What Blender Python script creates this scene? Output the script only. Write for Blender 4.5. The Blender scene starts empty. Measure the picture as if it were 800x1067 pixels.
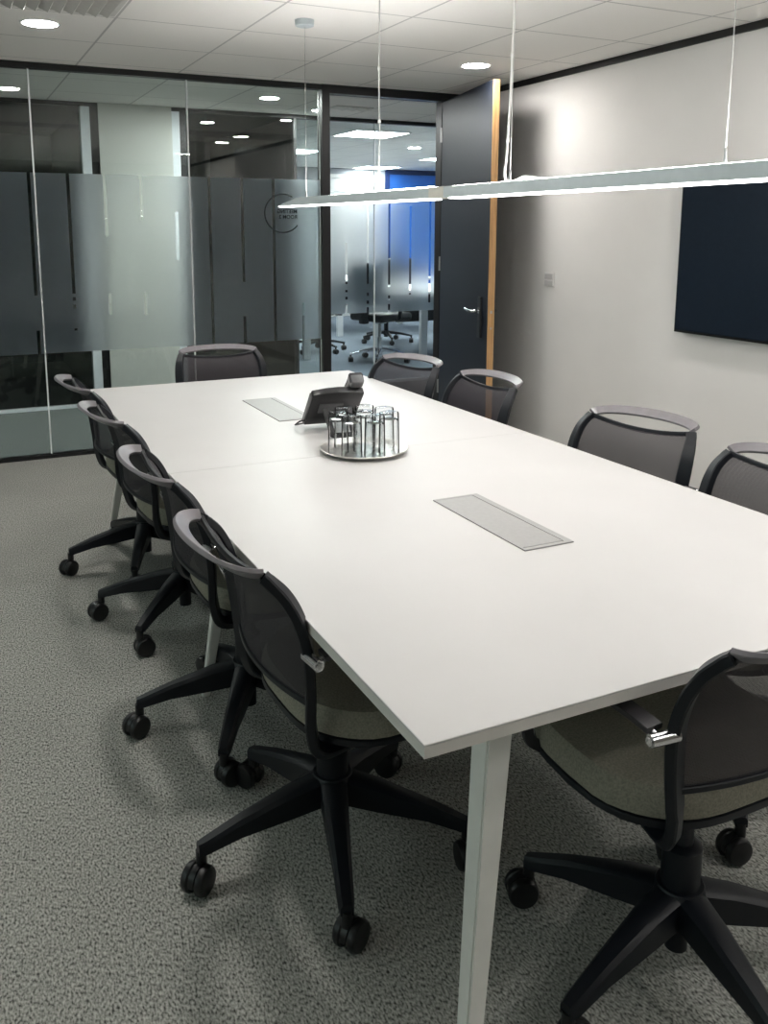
import bpy, bmesh, math, random
from mathutils import Vector, Matrix
PI = math.pi
S = bpy.context.scene
COL = S.collection
R = math.radians
rnd = random.Random(7)
H = 1.397                      # camera height; ceiling and floor were measured from it
CEIL = 2.336

# ------------------------------------------------------------------ materials
def mat(name, col, rough=0.5, metal=0.0, noise=0.0, nscale=40.0, bump=0.0, bscale=200.0, spec=0.5, coat=0.0):
    m = bpy.data.materials.new(name); m.use_nodes = True
    nt = m.node_tree; b = nt.nodes['Principled BSDF']
    b.inputs['Base Color'].default_value = (*col, 1)
    b.inputs['Roughness'].default_value = rough
    b.inputs['Metallic'].default_value = metal
    b.inputs['Specular IOR Level'].default_value = spec
    b.inputs['Coat Weight'].default_value = coat
    tc = nt.nodes.new('ShaderNodeTexCoord')
    if noise > 0:
        n = nt.nodes.new('ShaderNodeTexNoise'); n.inputs['Scale'].default_value = nscale
        n.inputs['Detail'].default_value = 3
        nt.links.new(tc.outputs['Object'], n.inputs['Vector'])
        r = nt.nodes.new('ShaderNodeValToRGB')
        r.color_ramp.elements[0].position = 0.3; r.color_ramp.elements[1].position = 0.7
        r.color_ramp.elements[0].color = (*[c*(1-noise) for c in col], 1)
        r.color_ramp.elements[1].color = (*[min(1, c*(1+noise)) for c in col], 1)
        nt.links.new(n.outputs['Fac'], r.inputs['Fac'])
        nt.links.new(r.outputs['Color'], b.inputs['Base Color'])
    if bump > 0:
        n2 = nt.nodes.new('ShaderNodeTexNoise'); n2.inputs['Scale'].default_value = bscale
        nt.links.new(tc.outputs['Object'], n2.inputs['Vector'])
        bp = nt.nodes.new('ShaderNodeBump'); bp.inputs['Strength'].default_value = bump
        bp.inputs['Distance'].default_value = 0.002
        nt.links.new(n2.outputs['Fac'], bp.inputs['Height'])
        nt.links.new(bp.outputs['Normal'], b.inputs['Normal'])
    return m

def emit(name, col, strength):
    m = bpy.data.materials.new(name); m.use_nodes = True
    nt = m.node_tree; nt.nodes.clear()
    e = nt.nodes.new('ShaderNodeEmission'); e.inputs['Color'].default_value = (*col, 1)
    e.inputs['Strength'].default_value = strength
    o = nt.nodes.new('ShaderNodeOutputMaterial'); nt.links.new(e.outputs[0], o.inputs[0])
    return m

def sheet_glass(name, tint, extra=0.0, rough=0.0):
    m = bpy.data.materials.new(name); m.use_nodes = True
    nt = m.node_tree; nt.nodes.clear()
    t = nt.nodes.new('ShaderNodeBsdfTransparent'); t.inputs['Color'].default_value = (*tint, 1)
    g = nt.nodes.new('ShaderNodeBsdfGlossy'); g.inputs['Roughness'].default_value = rough
    f = nt.nodes.new('ShaderNodeFresnel'); f.inputs['IOR'].default_value = 1.5
    mx = nt.nodes.new('ShaderNodeMixShader'); o = nt.nodes.new('ShaderNodeOutputMaterial')
    nt.links.new(f.outputs[0], mx.inputs[0]); nt.links.new(t.outputs[0], mx.inputs[1])
    nt.links.new(g.outputs[0], mx.inputs[2]); nt.links.new(mx.outputs[0], o.inputs[0])
    return m

def film_mat(name):
    m = bpy.data.materials.new(name); m.use_nodes = True
    nt = m.node_tree; nt.nodes.clear()
    rf = nt.nodes.new('ShaderNodeBsdfRefraction'); rf.inputs['IOR'].default_value = 1.3
    rf.inputs['Roughness'].default_value = 0.34; rf.inputs['Color'].default_value = (1, 1, 1, 1)
    d = nt.nodes.new('ShaderNodeBsdfDiffuse'); d.inputs['Color'].default_value = (.52, .64, .76, 1)
    tl = nt.nodes.new('ShaderNodeBsdfTranslucent'); tl.inputs['Color'].default_value = (.52, .66, .78, 1)
    m1 = nt.nodes.new('ShaderNodeMixShader'); m1.inputs[0].default_value = 0.5
    nt.links.new(d.outputs[0], m1.inputs[1]); nt.links.new(tl.outputs[0], m1.inputs[2])
    m2 = nt.nodes.new('ShaderNodeMixShader'); m2.inputs[0].default_value = FILM_DIFF
    nt.links.new(rf.outputs[0], m2.inputs[1]); nt.links.new(m1.outputs[0], m2.inputs[2])
    o = nt.nodes.new('ShaderNodeOutputMaterial'); nt.links.new(m2.outputs[0], o.inputs[0])
    return m
FILM_DIFF = 0.10

def mesh_fabric(name):
    m = bpy.data.materials.new(name); m.use_nodes = True
    nt = m.node_tree; b = nt.nodes['Principled BSDF']; o = nt.nodes['Material Output']
    b.inputs['Base Color'].default_value = (.028, .023, .029, 1); b.inputs['Roughness'].default_value = .75
    t = nt.nodes.new('ShaderNodeBsdfTransparent'); mx = nt.nodes.new('ShaderNodeMixShader')
    tc = nt.nodes.new('ShaderNodeTexCoord')
    w1 = nt.nodes.new('ShaderNodeTexWave'); w1.bands_direction = 'X'; w1.inputs['Scale'].default_value = 120
    w2 = nt.nodes.new('ShaderNodeTexWave'); w2.bands_direction = 'Z'; w2.inputs['Scale'].default_value = 120
    nt.links.new(tc.outputs['Object'], w1.inputs['Vector']); nt.links.new(tc.outputs['Object'], w2.inputs['Vector'])
    mu = nt.nodes.new('ShaderNodeMath'); mu.operation = 'MULTIPLY'
    nt.links.new(w1.outputs['Fac'], mu.inputs[0]); nt.links.new(w2.outputs['Fac'], mu.inputs[1])
    mr = nt.nodes.new('ShaderNodeMapRange'); mr.inputs['To Min'].default_value = .10; mr.inputs['To Max'].default_value = .38
    nt.links.new(mu.outputs[0], mr.inputs['Value'])
    nt.links.new(mr.outputs[0], mx.inputs[0]); nt.links.new(b.outputs[0], mx.inputs[1]); nt.links.new(t.outputs[0], mx.inputs[2])
    nt.links.new(mx.outputs[0], o.inputs[0])
    return m

def carpet_mat(name, dark, mid, light, fine=170.0):
    m = bpy.data.materials.new(name); m.use_nodes = True
    nt = m.node_tree; b = nt.nodes['Principled BSDF']; b.inputs['Roughness'].default_value = 1
    b.inputs['Specular IOR Level'].default_value = .05
    tc = nt.nodes.new('ShaderNodeTexCoord')
    mp = nt.nodes.new('ShaderNodeMapping'); mp.inputs['Scale'].default_value = (1.0, .5, 1); mp.inputs['Rotation'].default_value = (0, 0, .3)
    nt.links.new(tc.outputs['Object'], mp.inputs['Vector'])
    n = nt.nodes.new('ShaderNodeTexNoise'); n.inputs['Scale'].default_value = fine; n.inputs['Detail'].default_value = 2
    nt.links.new(mp.outputs[0], n.inputs['Vector'])
    r = nt.nodes.new('ShaderNodeValToRGB'); e = r.color_ramp.elements
    e[0].position = .30; e[0].color = (*dark, 1); e[1].position = .70; e[1].color = (*light, 1)
    k = e.new(.46); k.color = (*mid, 1)
    nt.links.new(n.outputs['Fac'], r.inputs['Fac'])
    n2 = nt.nodes.new('ShaderNodeTexNoise'); n2.inputs['Scale'].default_value = 2.2; n2.inputs['Detail'].default_value = 3
    nt.links.new(tc.outputs['Object'], n2.inputs['Vector'])
    mr = nt.nodes.new('ShaderNodeMapRange'); mr.inputs['To Min'].default_value = .88; mr.inputs['To Max'].default_value = 1.12
    nt.links.new(n2.outputs['Fac'], mr.inputs['Value'])
    mx = nt.nodes.new('ShaderNodeMix'); mx.data_type = 'RGBA'; mx.blend_type = 'MULTIPLY'; mx.inputs['Factor'].default_value = 1
    nt.links.new(r.outputs['Color'], mx.inputs[6]); nt.links.new(mr.outputs[0], mx.inputs[7])
    nt.links.new(mx.outputs[2], b.inputs['Base Color'])
    bp = nt.nodes.new('ShaderNodeBump'); bp.inputs['Strength'].default_value = .5; bp.inputs['Distance'].default_value = .004
    nt.links.new(n.outputs['Fac'], bp.inputs['Height']); nt.links.new(bp.outputs[0], b.inputs['Normal'])
    return m

def tile_mat(name, col, line, x0, y0, s=0.6, w=0.011):
    m = bpy.data.materials.new(name); m.use_nodes = True
    nt = m.node_tree; b = nt.nodes['Principled BSDF']; b.inputs['Roughness'].default_value = .9
    b.inputs['Specular IOR Level'].default_value = .2
    tc = nt.nodes.new('ShaderNodeTexCoord'); sp = nt.nodes.new('ShaderNodeSeparateXYZ')
    nt.links.new(tc.outputs['Object'], sp.inputs[0])
    def line_mask(out, o0):
        a = nt.nodes.new('ShaderNodeMath'); a.operation = 'SUBTRACT'; a.inputs[1].default_value = o0 - 30*s - w/2
        nt.links.new(out, a.inputs[0])
        mo = nt.nodes.new('ShaderNodeMath'); mo.operation = 'MODULO'; mo.inputs[1].default_value = s
        nt.links.new(a.outputs[0], mo.inputs[0])
        lt = nt.nodes.new('ShaderNodeMath'); lt.operation = 'LESS_THAN'; lt.inputs[1].default_value = w
        nt.links.new(mo.outputs[0], lt.inputs[0]); return lt.outputs[0]
    mxm = nt.nodes.new('ShaderNodeMath'); mxm.operation = 'MAXIMUM'
    nt.links.new(line_mask(sp.outputs['X'], x0), mxm.inputs[0]); nt.links.new(line_mask(sp.outputs['Y'], y0), mxm.inputs[1])
    n = nt.nodes.new('ShaderNodeTexNoise'); n.inputs['Scale'].default_value = 260
    nt.links.new(tc.outputs['Object'], n.inputs['Vector'])
    r = nt.nodes.new('ShaderNodeValToRGB')
    r.color_ramp.elements[0].color = (*[c*.93 for c in col], 1); r.color_ramp.elements[1].color = (*col, 1)
    nt.links.new(n.outputs['Fac'], r.inputs['Fac'])
    mx = nt.nodes.new('ShaderNodeMix'); mx.data_type = 'RGBA'
    nt.links.new(mxm.outputs[0], mx.inputs['Factor']); nt.links.new(r.outputs['Color'], mx.inputs[6])
    mx.inputs[7].default_value = (*line, 1); nt.links.new(mx.outputs[2], b.inputs['Base Color'])
    bp = nt.nodes.new('ShaderNodeBump'); bp.inputs['Strength'].default_value = .6; bp.inputs['Distance'].default_value = .003; bp.invert = True
    nt.links.new(mxm.outputs[0], bp.inputs['Height']); nt.links.new(bp.outputs[0], b.inputs['Normal'])
    return m

def wood_mat(name, a, c):
    m = bpy.data.materials.new(name); m.use_nodes = True
    nt = m.node_tree; b = nt.nodes['Principled BSDF']; b.inputs['Roughness'].default_value = .5
    tc = nt.nodes.new('ShaderNodeTexCoord'); mp = nt.nodes.new('ShaderNodeMapping'); mp.inputs['Scale'].default_value = (60, 60, 3)
    nt.links.new(tc.outputs['Object'], mp.inputs['Vector'])
    n = nt.nodes.new('ShaderNodeTexNoise'); n.inputs['Scale'].default_value = 1.5; n.inputs['Detail'].default_value = 4
    nt.links.new(mp.outputs[0], n.inputs['Vector'])
    r = nt.nodes.new('ShaderNodeValToRGB'); r.color_ramp.elements[0].color = (*a, 1); r.color_ramp.elements[1].color = (*c, 1)
    r.color_ramp.elements[0].position = .3; r.color_ramp.elements[1].position = .7
    nt.links.new(n.outputs['Fac'], r.inputs['Fac']); nt.links.new(r.outputs['Color'], b.inputs['Base Color'])
    return m

def tumbler_mat(name):
    m = bpy.data.materials.new(name); m.use_nodes = True
    nt = m.node_tree; nt.nodes.clear()
    t = nt.nodes.new('ShaderNodeBsdfTransparent')
    lw = nt.nodes.new('ShaderNodeLayerWeight'); lw.inputs['Blend'].default_value = .22
    rp = nt.nodes.new('ShaderNodeValToRGB'); e = rp.color_ramp.elements      # longer way through the wall at the edges
    e[0].position = .0; e[0].color = (.985, .99, .99, 1); e[1].position = 1; e[1].color = (.66, .68, .69, 1)
    nt.links.new(lw.outputs['Facing'], rp.inputs['Fac']); nt.links.new(rp.outputs['Color'], t.inputs['Color'])
    g = nt.nodes.new('ShaderNodeBsdfGlossy'); g.inputs['Roughness'].default_value = .03
    f = nt.nodes.new('ShaderNodeFresnel'); f.inputs['IOR'].default_value = 1.14
    mx = nt.nodes.new('ShaderNodeMixShader'); o = nt.nodes.new('ShaderNodeOutputMaterial')
    nt.links.new(f.outputs[0], mx.inputs[0]); nt.links.new(t.outputs[0], mx.inputs[1])
    nt.links.new(g.outputs[0], mx.inputs[2]); nt.links.new(mx.outputs[0], o.inputs[0])
    return m

M = dict(
    wall=mat('painted_wall', (.80, .778, .76), .85, noise=.02, nscale=3, bump=.05, bscale=120),
    ceiling=tile_mat('ceiling_tiles', (.90, .88, .85), (.55, .54, .53), .797, 4.325),
    carpet=carpet_mat('grey_carpet', (.06, .061, .056), (.31, .312, .288), (.60, .60, .56), 230),
    hallcarpet=carpet_mat('hall_carpet', (.075, .082, .08), (.11, .122, .118), (.15, .165, .16), 120),
    officecarpet=carpet_mat('office_carpet', (.12, .145, .17), (.18, .21, .245), (.24, .28, .32), 120),
    black=mat('black_frame', (.006, .006, .007), .45, noise=.1),
    white_alu=mat('white_jamb', (.72, .76, .80), .4, noise=.03),
    backwall=mat('slate_wall', (.24, .225, .20), .85, noise=.04, nscale=3),
    column=mat('hall_paint', (.56, .575, .54), .6, noise=.02, nscale=3),
    glass=sheet_glass('clear_glass', (.93, .965, .95)),
    film=film_mat('frosted_film'),
    joint=mat('clear_silicone', (.75, .78, .78), .3, noise=.03),
    vinyl=mat('dark_vinyl', (.018, .026, .034), .5, noise=.1),
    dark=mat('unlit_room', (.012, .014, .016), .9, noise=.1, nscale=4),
    navy=mat('door_paint', (.006, .0085, .016), .45, noise=.06, nscale=5),
    oak=wood_mat('oak_edge', (.46, .25, .10), (.66, .40, .19)),
    chrome=mat('chrome', (.72, .72, .74), .16, 1.0, noise=.04),
    steel=mat('satin_steel', (.50, .50, .50), .34, 1.0, noise=.05, nscale=80),
    plate=mat('dark_plate', (.05, .05, .055), .35, .6, noise=.1),
    table=mat('white_laminate', (.575, .562, .556), .42, noise=.012, nscale=6, spec=.3),
    table_edge=mat('table_edge', (.66, .635, .60), .5, noise=.02),
    leg=mat('white_powder_coat', (.76, .755, .72), .4, noise=.02),
    hatch=mat('cable_hatch', (.33, .325, .32), .45, .1, noise=.04, nscale=90),
    slot=mat('hatch_slot', (.12, .12, .12), .6, noise=.1),
    plastic=mat('black_plastic', (.0045, .006, .0095), .45, noise=.1, nscale=30, bump=.05, bscale=300, spec=.35),
    rail=mat('grey_handle', (.20, .185, .20), .34, noise=.06, nscale=40),
    strap=mat('arm_strap', (.035, .032, .037), .36, noise=.06, nscale=40),
    mesh=mesh_fabric('back_mesh_weave'),
    seat=mat('seat_fabric', (.26, .245, .20), .95, noise=.22, nscale=260, bump=.3, bscale=600, spec=.1),
    caster=mat('caster_rubber', (.006, .006, .007), .38, noise=.1),
    pendant=mat('pendant_body', (.50, .56, .58), .45, noise=.03),
    pend_joint=mat('pendant_joint', (.62, .60, .54), .5, noise=.03),
    cable=mat('white_cable', (.72, .71, .69), .5, noise=.03),
    wire=mat('steel_wire', (.42, .41, .40), .35, .7, noise=.05),
    light_pend=emit('pendant_diffuser', (1, .985, .96), 11.0),
    light_up=emit('added_uplight_glow', (1, .985, .96), 34.0),
    light_down=emit('downlight_diffuser', (1, .965, .92), 150.0),
    light_hall=emit('hall_downlight', (.97, 1, .98), 600.0),
    light_panel=emit('office_panel', (.90, .95, 1), 27.0),
    trimw=mat('white_trim', (.78, .775, .765), .5, noise=.02),
    tv=mat('screen', (.011, .018, .030), .25, noise=.05, spec=.5),
    tvb=mat('screen_bezel', (.006, .006, .007), .3, noise=.05),
    phone=mat('phone_plastic', (.012, .012, .014), .3, noise=.1, nscale=60),
    phoneg=mat('phone_grey', (.10, .10, .105), .35, noise=.06),
    tray=mat('tray_metal', (.74, .72, .69), .34, 1.0, noise=.06, nscale=60),
    tumbler=tumbler_mat('tumbler_glass'),
    switch=mat('switch_plate', (.72, .70, .69), .4, noise=.03),
    switchd=mat('switch_rocker', (.56, .545, .54), .4, noise=.03),
    blue=mat('blue_paint', (.03, .17, .62), .6, noise=.03),
    bluedark=mat('blue_trim', (.01, .03, .12), .5, noise=.05),
    office=mat('office_paint', (.34, .355, .38), .8, noise=.02),
    officedoor=mat('office_door_paint', (.58, .57, .55), .6, noise=.02),
    deskgrey=mat('desk_leg_grey', (.50, .52, .54), .5, noise=.03),
    vent=mat('vent_metal', (.60, .59, .56), .5, noise=.03),
)

# ------------------------------------------------------------------ mesh helpers
def add_box(bm, x0, x1, y0, y1, z0, z1, bev=0.0, seg=2):
    b2 = bmesh.new() if bev > 0 else bm
    vs = [b2.verts.new(p) for p in ((x0,y0,z0),(x1,y0,z0),(x1,y1,z0),(x0,y1,z0),(x0,y0,z1),(x1,y0,z1),(x1,y1,z1),(x0,y1,z1))]
    for f in ((3,2,1,0),(4,5,6,7),(0,1,5,4),(1,2,6,5),(2,3,7,6),(3,0,4,7)): b2.faces.new([vs[i] for i in f])
    if bev > 0:
        bmesh.ops.bevel(b2, geom=list(b2.edges), offset=bev, segments=seg, profile=.5, affect='EDGES')
        merge(bm, b2)
    return bm

def merge(bm, b2, mtx=None):
    mp = {}
    for v in b2.verts: mp[v] = bm.verts.new(mtx @ v.co if mtx else v.co)
    for f in b2.faces:
        try:
            nf = bm.faces.new([mp[v] for v in f.verts]); nf.smooth = f.smooth
        except ValueError: pass
    b2.free()

def add_lathe(bm, prof, seg=32, cx=0, cy=0, cz=0, mtx=None):
    """prof = list of (r, z); closed at ends where r == 0"""
    rings = []
    for r_, z_ in prof:
        if r_ <= 1e-6:
            p = Vector((cx, cy, cz+z_)); rings.append([bm.verts.new(mtx @ p if mtx else p)])
        else:
            ring = []
            for i in range(seg):
                a = 2*PI*i/seg; p = Vector((cx+r_*math.cos(a), cy+r_*math.sin(a), cz+z_))
                ring.append(bm.verts.new(mtx @ p if mtx else p))
            rings.append(ring)
    for a, b in zip(rings, rings[1:]):
        for i in range(seg):
            j = (i+1) % seg
            if len(a) == 1 and len(b) == 1: continue
            if len(a) == 1: f = [a[0], b[j], b[i]]
            elif len(b) == 1: f = [a[i], a[j], b[0]]
            else: f = [a[i], a[j], b[j], b[i]]
            try: bm.faces.new(f).smooth = True
            except ValueError: pass
    return bm

def add_cyl(bm, p0, p1, r0, r1=None, seg=20):
    p0 = Vector(p0); p1 = Vector(p1); d = p1-p0; L = d.length
    q = Vector((0,0,1)).rotation_difference(d.normalized()).to_matrix().to_4x4()
    add_lathe(bm, [(0,0),(r0,0),(r1 if r1 is not None else r0,L),(0,L)], seg, mtx=Matrix.Translation(p0) @ q)

def smooth_path(pts, n=8):
    """Catmull-Rom through the points"""
    P = [Vector(p) for p in pts]; out = []
    for i in range(len(P)-1):
        a = P[i-1] if i > 0 else P[0]*2-P[1]; b = P[i]; c = P[i+1]; d = P[i+2] if i+2 < len(P) else P[-1]*2-P[-2]
        for k in range(n):
            t = k/n
            out.append(.5*((2*b)+(c-a)*t+(2*a-5*b+4*c-d)*t*t+(3*b-a-3*c+d)*t**3))
    out.append(P[-1]); return out

def sweep(bm, path, ws, hs, ups, seg_round=None):
    """rounded-rectangle bar along path; w is across (tangent x up), h along up"""
    n = len(path); rings = []
    for i, p in enumerate(path):
        p = Vector(p)
        t = (Vector(path[min(i+1,n-1)])-Vector(path[max(i-1,0)])).normalized()
        up = Vector(ups[i] if isinstance(ups, list) else ups); up = (up - t*up.dot(t)).normalized()
        sd = t.cross(up)
        w = (ws[i] if isinstance(ws, list) else ws)/2; h = (hs[i] if isinstance(hs, list) else hs)/2
        ring = []
        if seg_round:
            for k in range(seg_round):
                a = 2*PI*k/seg_round; ring.append(bm.verts.new(p+sd*w*math.cos(a)+up*h*math.sin(a)))
        else:
            c = .3
            for sx, sy in ((1,1-c),(1-c*min(1,h/w),1),(-(1-c*min(1,h/w)),1),(-1,1-c),(-1,-(1-c)),(-(1-c*min(1,h/w)),-1),(1-c*min(1,h/w),-1),(1,-(1-c))):
                ring.append(bm.verts.new(p+sd*w*sx+up*h*sy))
        rings.append(ring)
    k = len(rings[0])
    for a, b in zip(rings, rings[1:]):
        for i in range(k):
            bm.faces.new([a[i], a[(i+1)%k], b[(i+1)%k], b[i]]).smooth = True
    bm.faces.new(list(reversed(rings[0]))); bm.faces.new(rings[-1])

def add_prism(bm, outline, z0, z1, bev=0.0):
    b2 = bmesh.new()
    lo = [b2.verts.new((x,y,z0)) for x,y in outline]; hi = [b2.verts.new((x,y,z1)) for x,y in outline]
    n = len(outline)
    b2.faces.new(list(reversed(lo))); b2.faces.new(hi)
    for i in range(n): b2.faces.new([lo[i], lo[(i+1)%n], hi[(i+1)%n], hi[i]])
    if bev > 0:
        es = [e for e in b2.edges if abs(e.verts[0].co.z-e.verts[1].co.z) < 1e-6]
        bmesh.ops.bevel(b2, geom=es, offset=bev, segments=3, profile=.5, affect='EDGES')
    merge(bm, b2)

def obj(name, bm, material, parent=None, smooth=False, loc=None, rotz=0.0):
    bmesh.ops.recalc_face_normals(bm, faces=bm.faces)
    me = bpy.data.meshes.new(name); bm.to_mesh(me); bm.free()
    if smooth:
        for p in me.polygons: p.use_smooth = True
        me.set_sharp_from_angle(angle=R(38))
    me.materials.append(material)
    o = bpy.data.objects.new(name, me); COL.objects.link(o)
    if parent: o.parent = parent
    if loc: o.location = loc
    if rotz: o.rotation_euler = (0,0,rotz)
    return o

def tag(o, label, cat, group=None):
    o['label'] = label; o['category'] = cat
    if group: o['group'] = group
    return o

def thing(name, label, cat, loc=(0,0,0), rotz=0.0, group=None):
    o = bpy.data.objects.new(name, None); COL.objects.link(o); o.empty_display_size = .1
    o.location = loc; o.rotation_euler = (0,0,rotz)
    return tag(o, label, cat, group)

def struct(name, bm, material, parent=None, label=None):
    o = obj(name, bm, material, parent)
    if not parent: o['kind'] = 'structure'
    return o

def box(x0,x1,y0,y1,z0,z1,bev=0.0):
    return add_box(bmesh.new(), x0,x1,y0,y1,z0,z1,bev)

def dup(root, loc, rotz, label, group=None):
    r = root.copy(); COL.objects.link(r); r.location = loc; r.rotation_euler = (0,0,rotz); r['label'] = label
    if group: r['group'] = group
    for ch in list(root.children):
        c = ch.copy(); COL.objects.link(c); c.parent = r
        for g in ch.children:
            d = g.copy(); COL.objects.link(d); d.parent = c
    return r

# ------------------------------------------------------------------ the room
XR, XL, YB, YG, YO = 3.458, -2.7, -2.2, 5.667, 7.23     # right wall, left wall, wall behind, glass wall, glass wall across the hall
YF, XE = 13.1, 9.6                                       # far office wall, end of the office
struct('floor', box(XL-.1, XR+.12, YB-.1, YG+.03, -.1, 0), M['carpet'])
struct('floor_hall', box(XL-.1, XE, YG+.03, YO, -.1, 0), M['hallcarpet'])
struct('floor_office', box(XL-.1, XE, YO, YF+.1, -.1, 0), M['officecarpet'])
struct('ceiling', box(XL-.1, XR+.12, YB-.1, YG+.03, CEIL, CEIL+.1), M['ceiling'])
struct('ceiling_hall', box(XL-.1, XE, YG+.03, YO, CEIL, CEIL+.1), M['ceiling'])
struct('ceiling_office', box(XL-.1, XE, YO, YF+.1, CEIL, CEIL+.1), M['ceiling'])
struct('wall_right', box(XR, XR+.12, YB, YG+.06, 0, CEIL), M['wall'])
WY = ((-1.7, .3), (.5, 2.5), (2.7, 4.7)); WZ0, WZ1 = .80, 2.20
bm = bmesh.new(); add_box(bm, XL-.1, XL, YB, YO, 0, WZ0); add_box(bm, XL-.1, XL, YB, YO, WZ1, CEIL)
cur = YB
for a, b in WY: add_box(bm, XL-.1, XL, cur, a, WZ0, WZ1); cur = b
add_box(bm, XL-.1, XL, cur, YO, WZ0, WZ1)
struct('wall_left', bm, M['wall'])
for k, (a, b) in enumerate(WY):
    w = obj('window_%d' % (21+k), box(XL-.056, XL-.044, a+.04, b-.04, WZ0+.04, WZ1-.04), M['glass']); w['kind'] = 'structure'
    bm = bmesh.new()
    for q in ((a, b, WZ0, WZ0+.04), (a, b, WZ1-.04, WZ1), (a, a+.04, WZ0+.04, WZ1-.04), (b-.04, b, WZ0+.04, WZ1-.04)): add_box(bm, XL-.08, XL-.02, q[0], q[1], q[2], q[3])
    obj('window_frame', bm, M['white_alu'], w)
    ld = bpy.data.lights.new('daylight_portal', 'AREA'); ld.shape = 'RECTANGLE'; ld.size = b-a; ld.size_y = WZ1-WZ0; ld.cycles.is_portal = True
    lo_ = bpy.data.objects.new('daylight_portal', ld); COL.objects.link(lo_); lo_.location = (XL-.11, (a+b)/2, (WZ0+WZ1)/2); lo_.rotation_euler = (R(90), 0, R(-90))
struct('wall_back', box(XL, XR, YB-.1, YB, 0, CEIL), M['backwall'])
struct('trim_1', box(XR-.012, XR, YB, YG-.02, CEIL-.036, CEIL-.001), M['black'])
struct('baseboard_right', box(XR-.012, XR, YB, YG-.02, 0, .05), M['trimw'])
struct('wall_hall', box(XR+.12, XE, YG, YG+.06, 0, CEIL), M['office'])
struct('wall_hall_end', box(XE, XE+.1, YG, YF+.1, 0, CEIL), M['office'])
bmw = bmesh.new(); add_box(bmw, 2.78, 6.6, YF, YF+.1, 0, CEIL)
struct('wall_office', bmw, M['office'])
o = struct('wall_office_blue', box(6.6, XE, YF, YF+.1, 0, CEIL), M['blue'])
bmt = bmesh.new(); add_box(bmt, 6.55, XE, YF-.03, YF, 2.26, CEIL); add_box(bmt, 6.55, 6.62, YF-.03, YF, 0, 2.26)
struct('trim_2', bmt, M['bluedark'])

# glass partition of this room ---------------------------------------------------
def film_sheet(parent, y, x0, x1, gaps, z0=.649, z1=1.719, gw=.019, th=.0012):
    """frosted film in vertical bands; gaps = {x: [(za, zb), ...] clear stretches of the stripe at x}"""
    bm = bmesh.new(); xs = sorted(g for g in gaps if x0 < g < x1); cur = x0
    for g in xs:
        add_box(bm, cur, g-gw/2, y-th/2, y+th/2, z0, z1)
        zz = z0
        for a, b in sorted(gaps[g]):
            if a > zz: add_box(bm, g-gw/2, g+gw/2, y-th/2, y+th/2, zz, a)
            zz = max(zz, b)
        if zz < z1: add_box(bm, g-gw/2, g+gw/2, y-th/2, y+th/2, zz, z1)
        cur = g+gw/2
    add_box(bm, cur, x1, y-th/2, y+th/2, z0, z1)
    return obj('frosted_film', bm, M['film'], parent)

ZT = 1.719
near_gaps = {
    -.15: [(.75, ZT)], .063: [(.649, 1.5)], .278: [(.9, ZT)],
    .499: [(1.0, ZT), (.649, .79)], .717: [(1.006, ZT), (.963, .985), (.915, .94), (.78, .795)],
    .93: [(1.35, ZT), (.87, 1.0)], 1.146: [(1.45, ZT), (.86, 1.0)], 1.362: [(1.2, 1.5)],
    1.577: [(.649, ZT)], 1.793: [(1.05, ZT), (.649, .825)], 2.007: [(.649, ZT)], 2.21: [(.649, .9)]}
joints = [-2.222, -1.305, -.387, .531, 1.452, 2.345]
prev = XL
for i, xj in enumerate(joints):
    w = obj('window_%d' % (i+1), box(prev+.002, xj-.002, YG-.006, YG+.006, .022, CEIL-.033), M['glass'])
    w['kind'] = 'structure'
    film_sheet(w, YG-.009, prev+.004, xj-.004, near_gaps)
    if xj < 2.3: obj('glazing_joint', box(xj-.004, xj+.004, YG-.008, YG+.008, .022, CEIL-.033), M['joint'], w)
    prev = xj
struct('trim_3', box(XL, 2.345, YG-.03, YG+.03, CEIL-.034, CEIL-.001), M['black'])
struct('trim_4', box(XL, 2.345, YG-.03, YG+.03, 0, .022), M['black'])
struct('trim_5', box(2.345, 2.402, YG-.04, YG+.04, 0, CEIL-.001), M['black'])
bm = bmesh.new(); add_box(bm, 2.402, XR, YG-.04, YG+.06, CEIL-.055, CEIL-.001); add_box(bm, 3.27, XR, YG-.02, YG+.06, 0, CEIL-.055)
struct('trim_6', bm, M['black'])

# ring sign with mirrored writing on the film (it faces the hall)
sg = thing('room_sign', 'dark open ring with mirrored MEETING ROOM 2 lettering on the frosted glass', 'sign', (2.072, YG-.0125, H+.100))
bm = bmesh.new()
a0, a1 = R(58), R(322); n = 60
pts = [(.128*math.cos(a0+(a1-a0)*i/n), 0, .125*math.sin(a0+(a1-a0)*i/n)) for i in range(n+1)]
sweep(bm, pts, .002, .008, [Vector(p).normalized() for p in pts])
obj('ring', bm, M['vinyl'], sg, smooth=True)
def text(body, size, parent, loc, flip=True):
    cu = bpy.data.curves.new('lettering', 'FONT'); cu.body = body; cu.size = size; cu.extrude = .0006
    cu.align_x = 'LEFT'; cu.resolution_u = 3; cu.offset = .0008
    t = bpy.data.objects.new('tmp', cu); COL.objects.link(t)
    dg = bpy.context.evaluated_depsgraph_get(); me = bpy.data.meshes.new_from_object(t.evaluated_get(dg))
    bpy.data.objects.remove(t)
    mt = Matrix.Rotation(R(90), 4, 'X')
    if flip: mt = Matrix.Diagonal((-1,1,1,1)) @ mt
    me.transform(mt)
    if flip: me.flip_normals()
    me.materials.clear(); me.materials.append(M['vinyl'])
    o = bpy.data.objects.new('lettering', me); COL.objects.link(o); o.parent = parent; o.location = loc
    return o
text('MEETING', .034, sg, (.100, 0, .002)); text('ROOM 2', .034, sg, (.100, 0, -.034))

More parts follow.
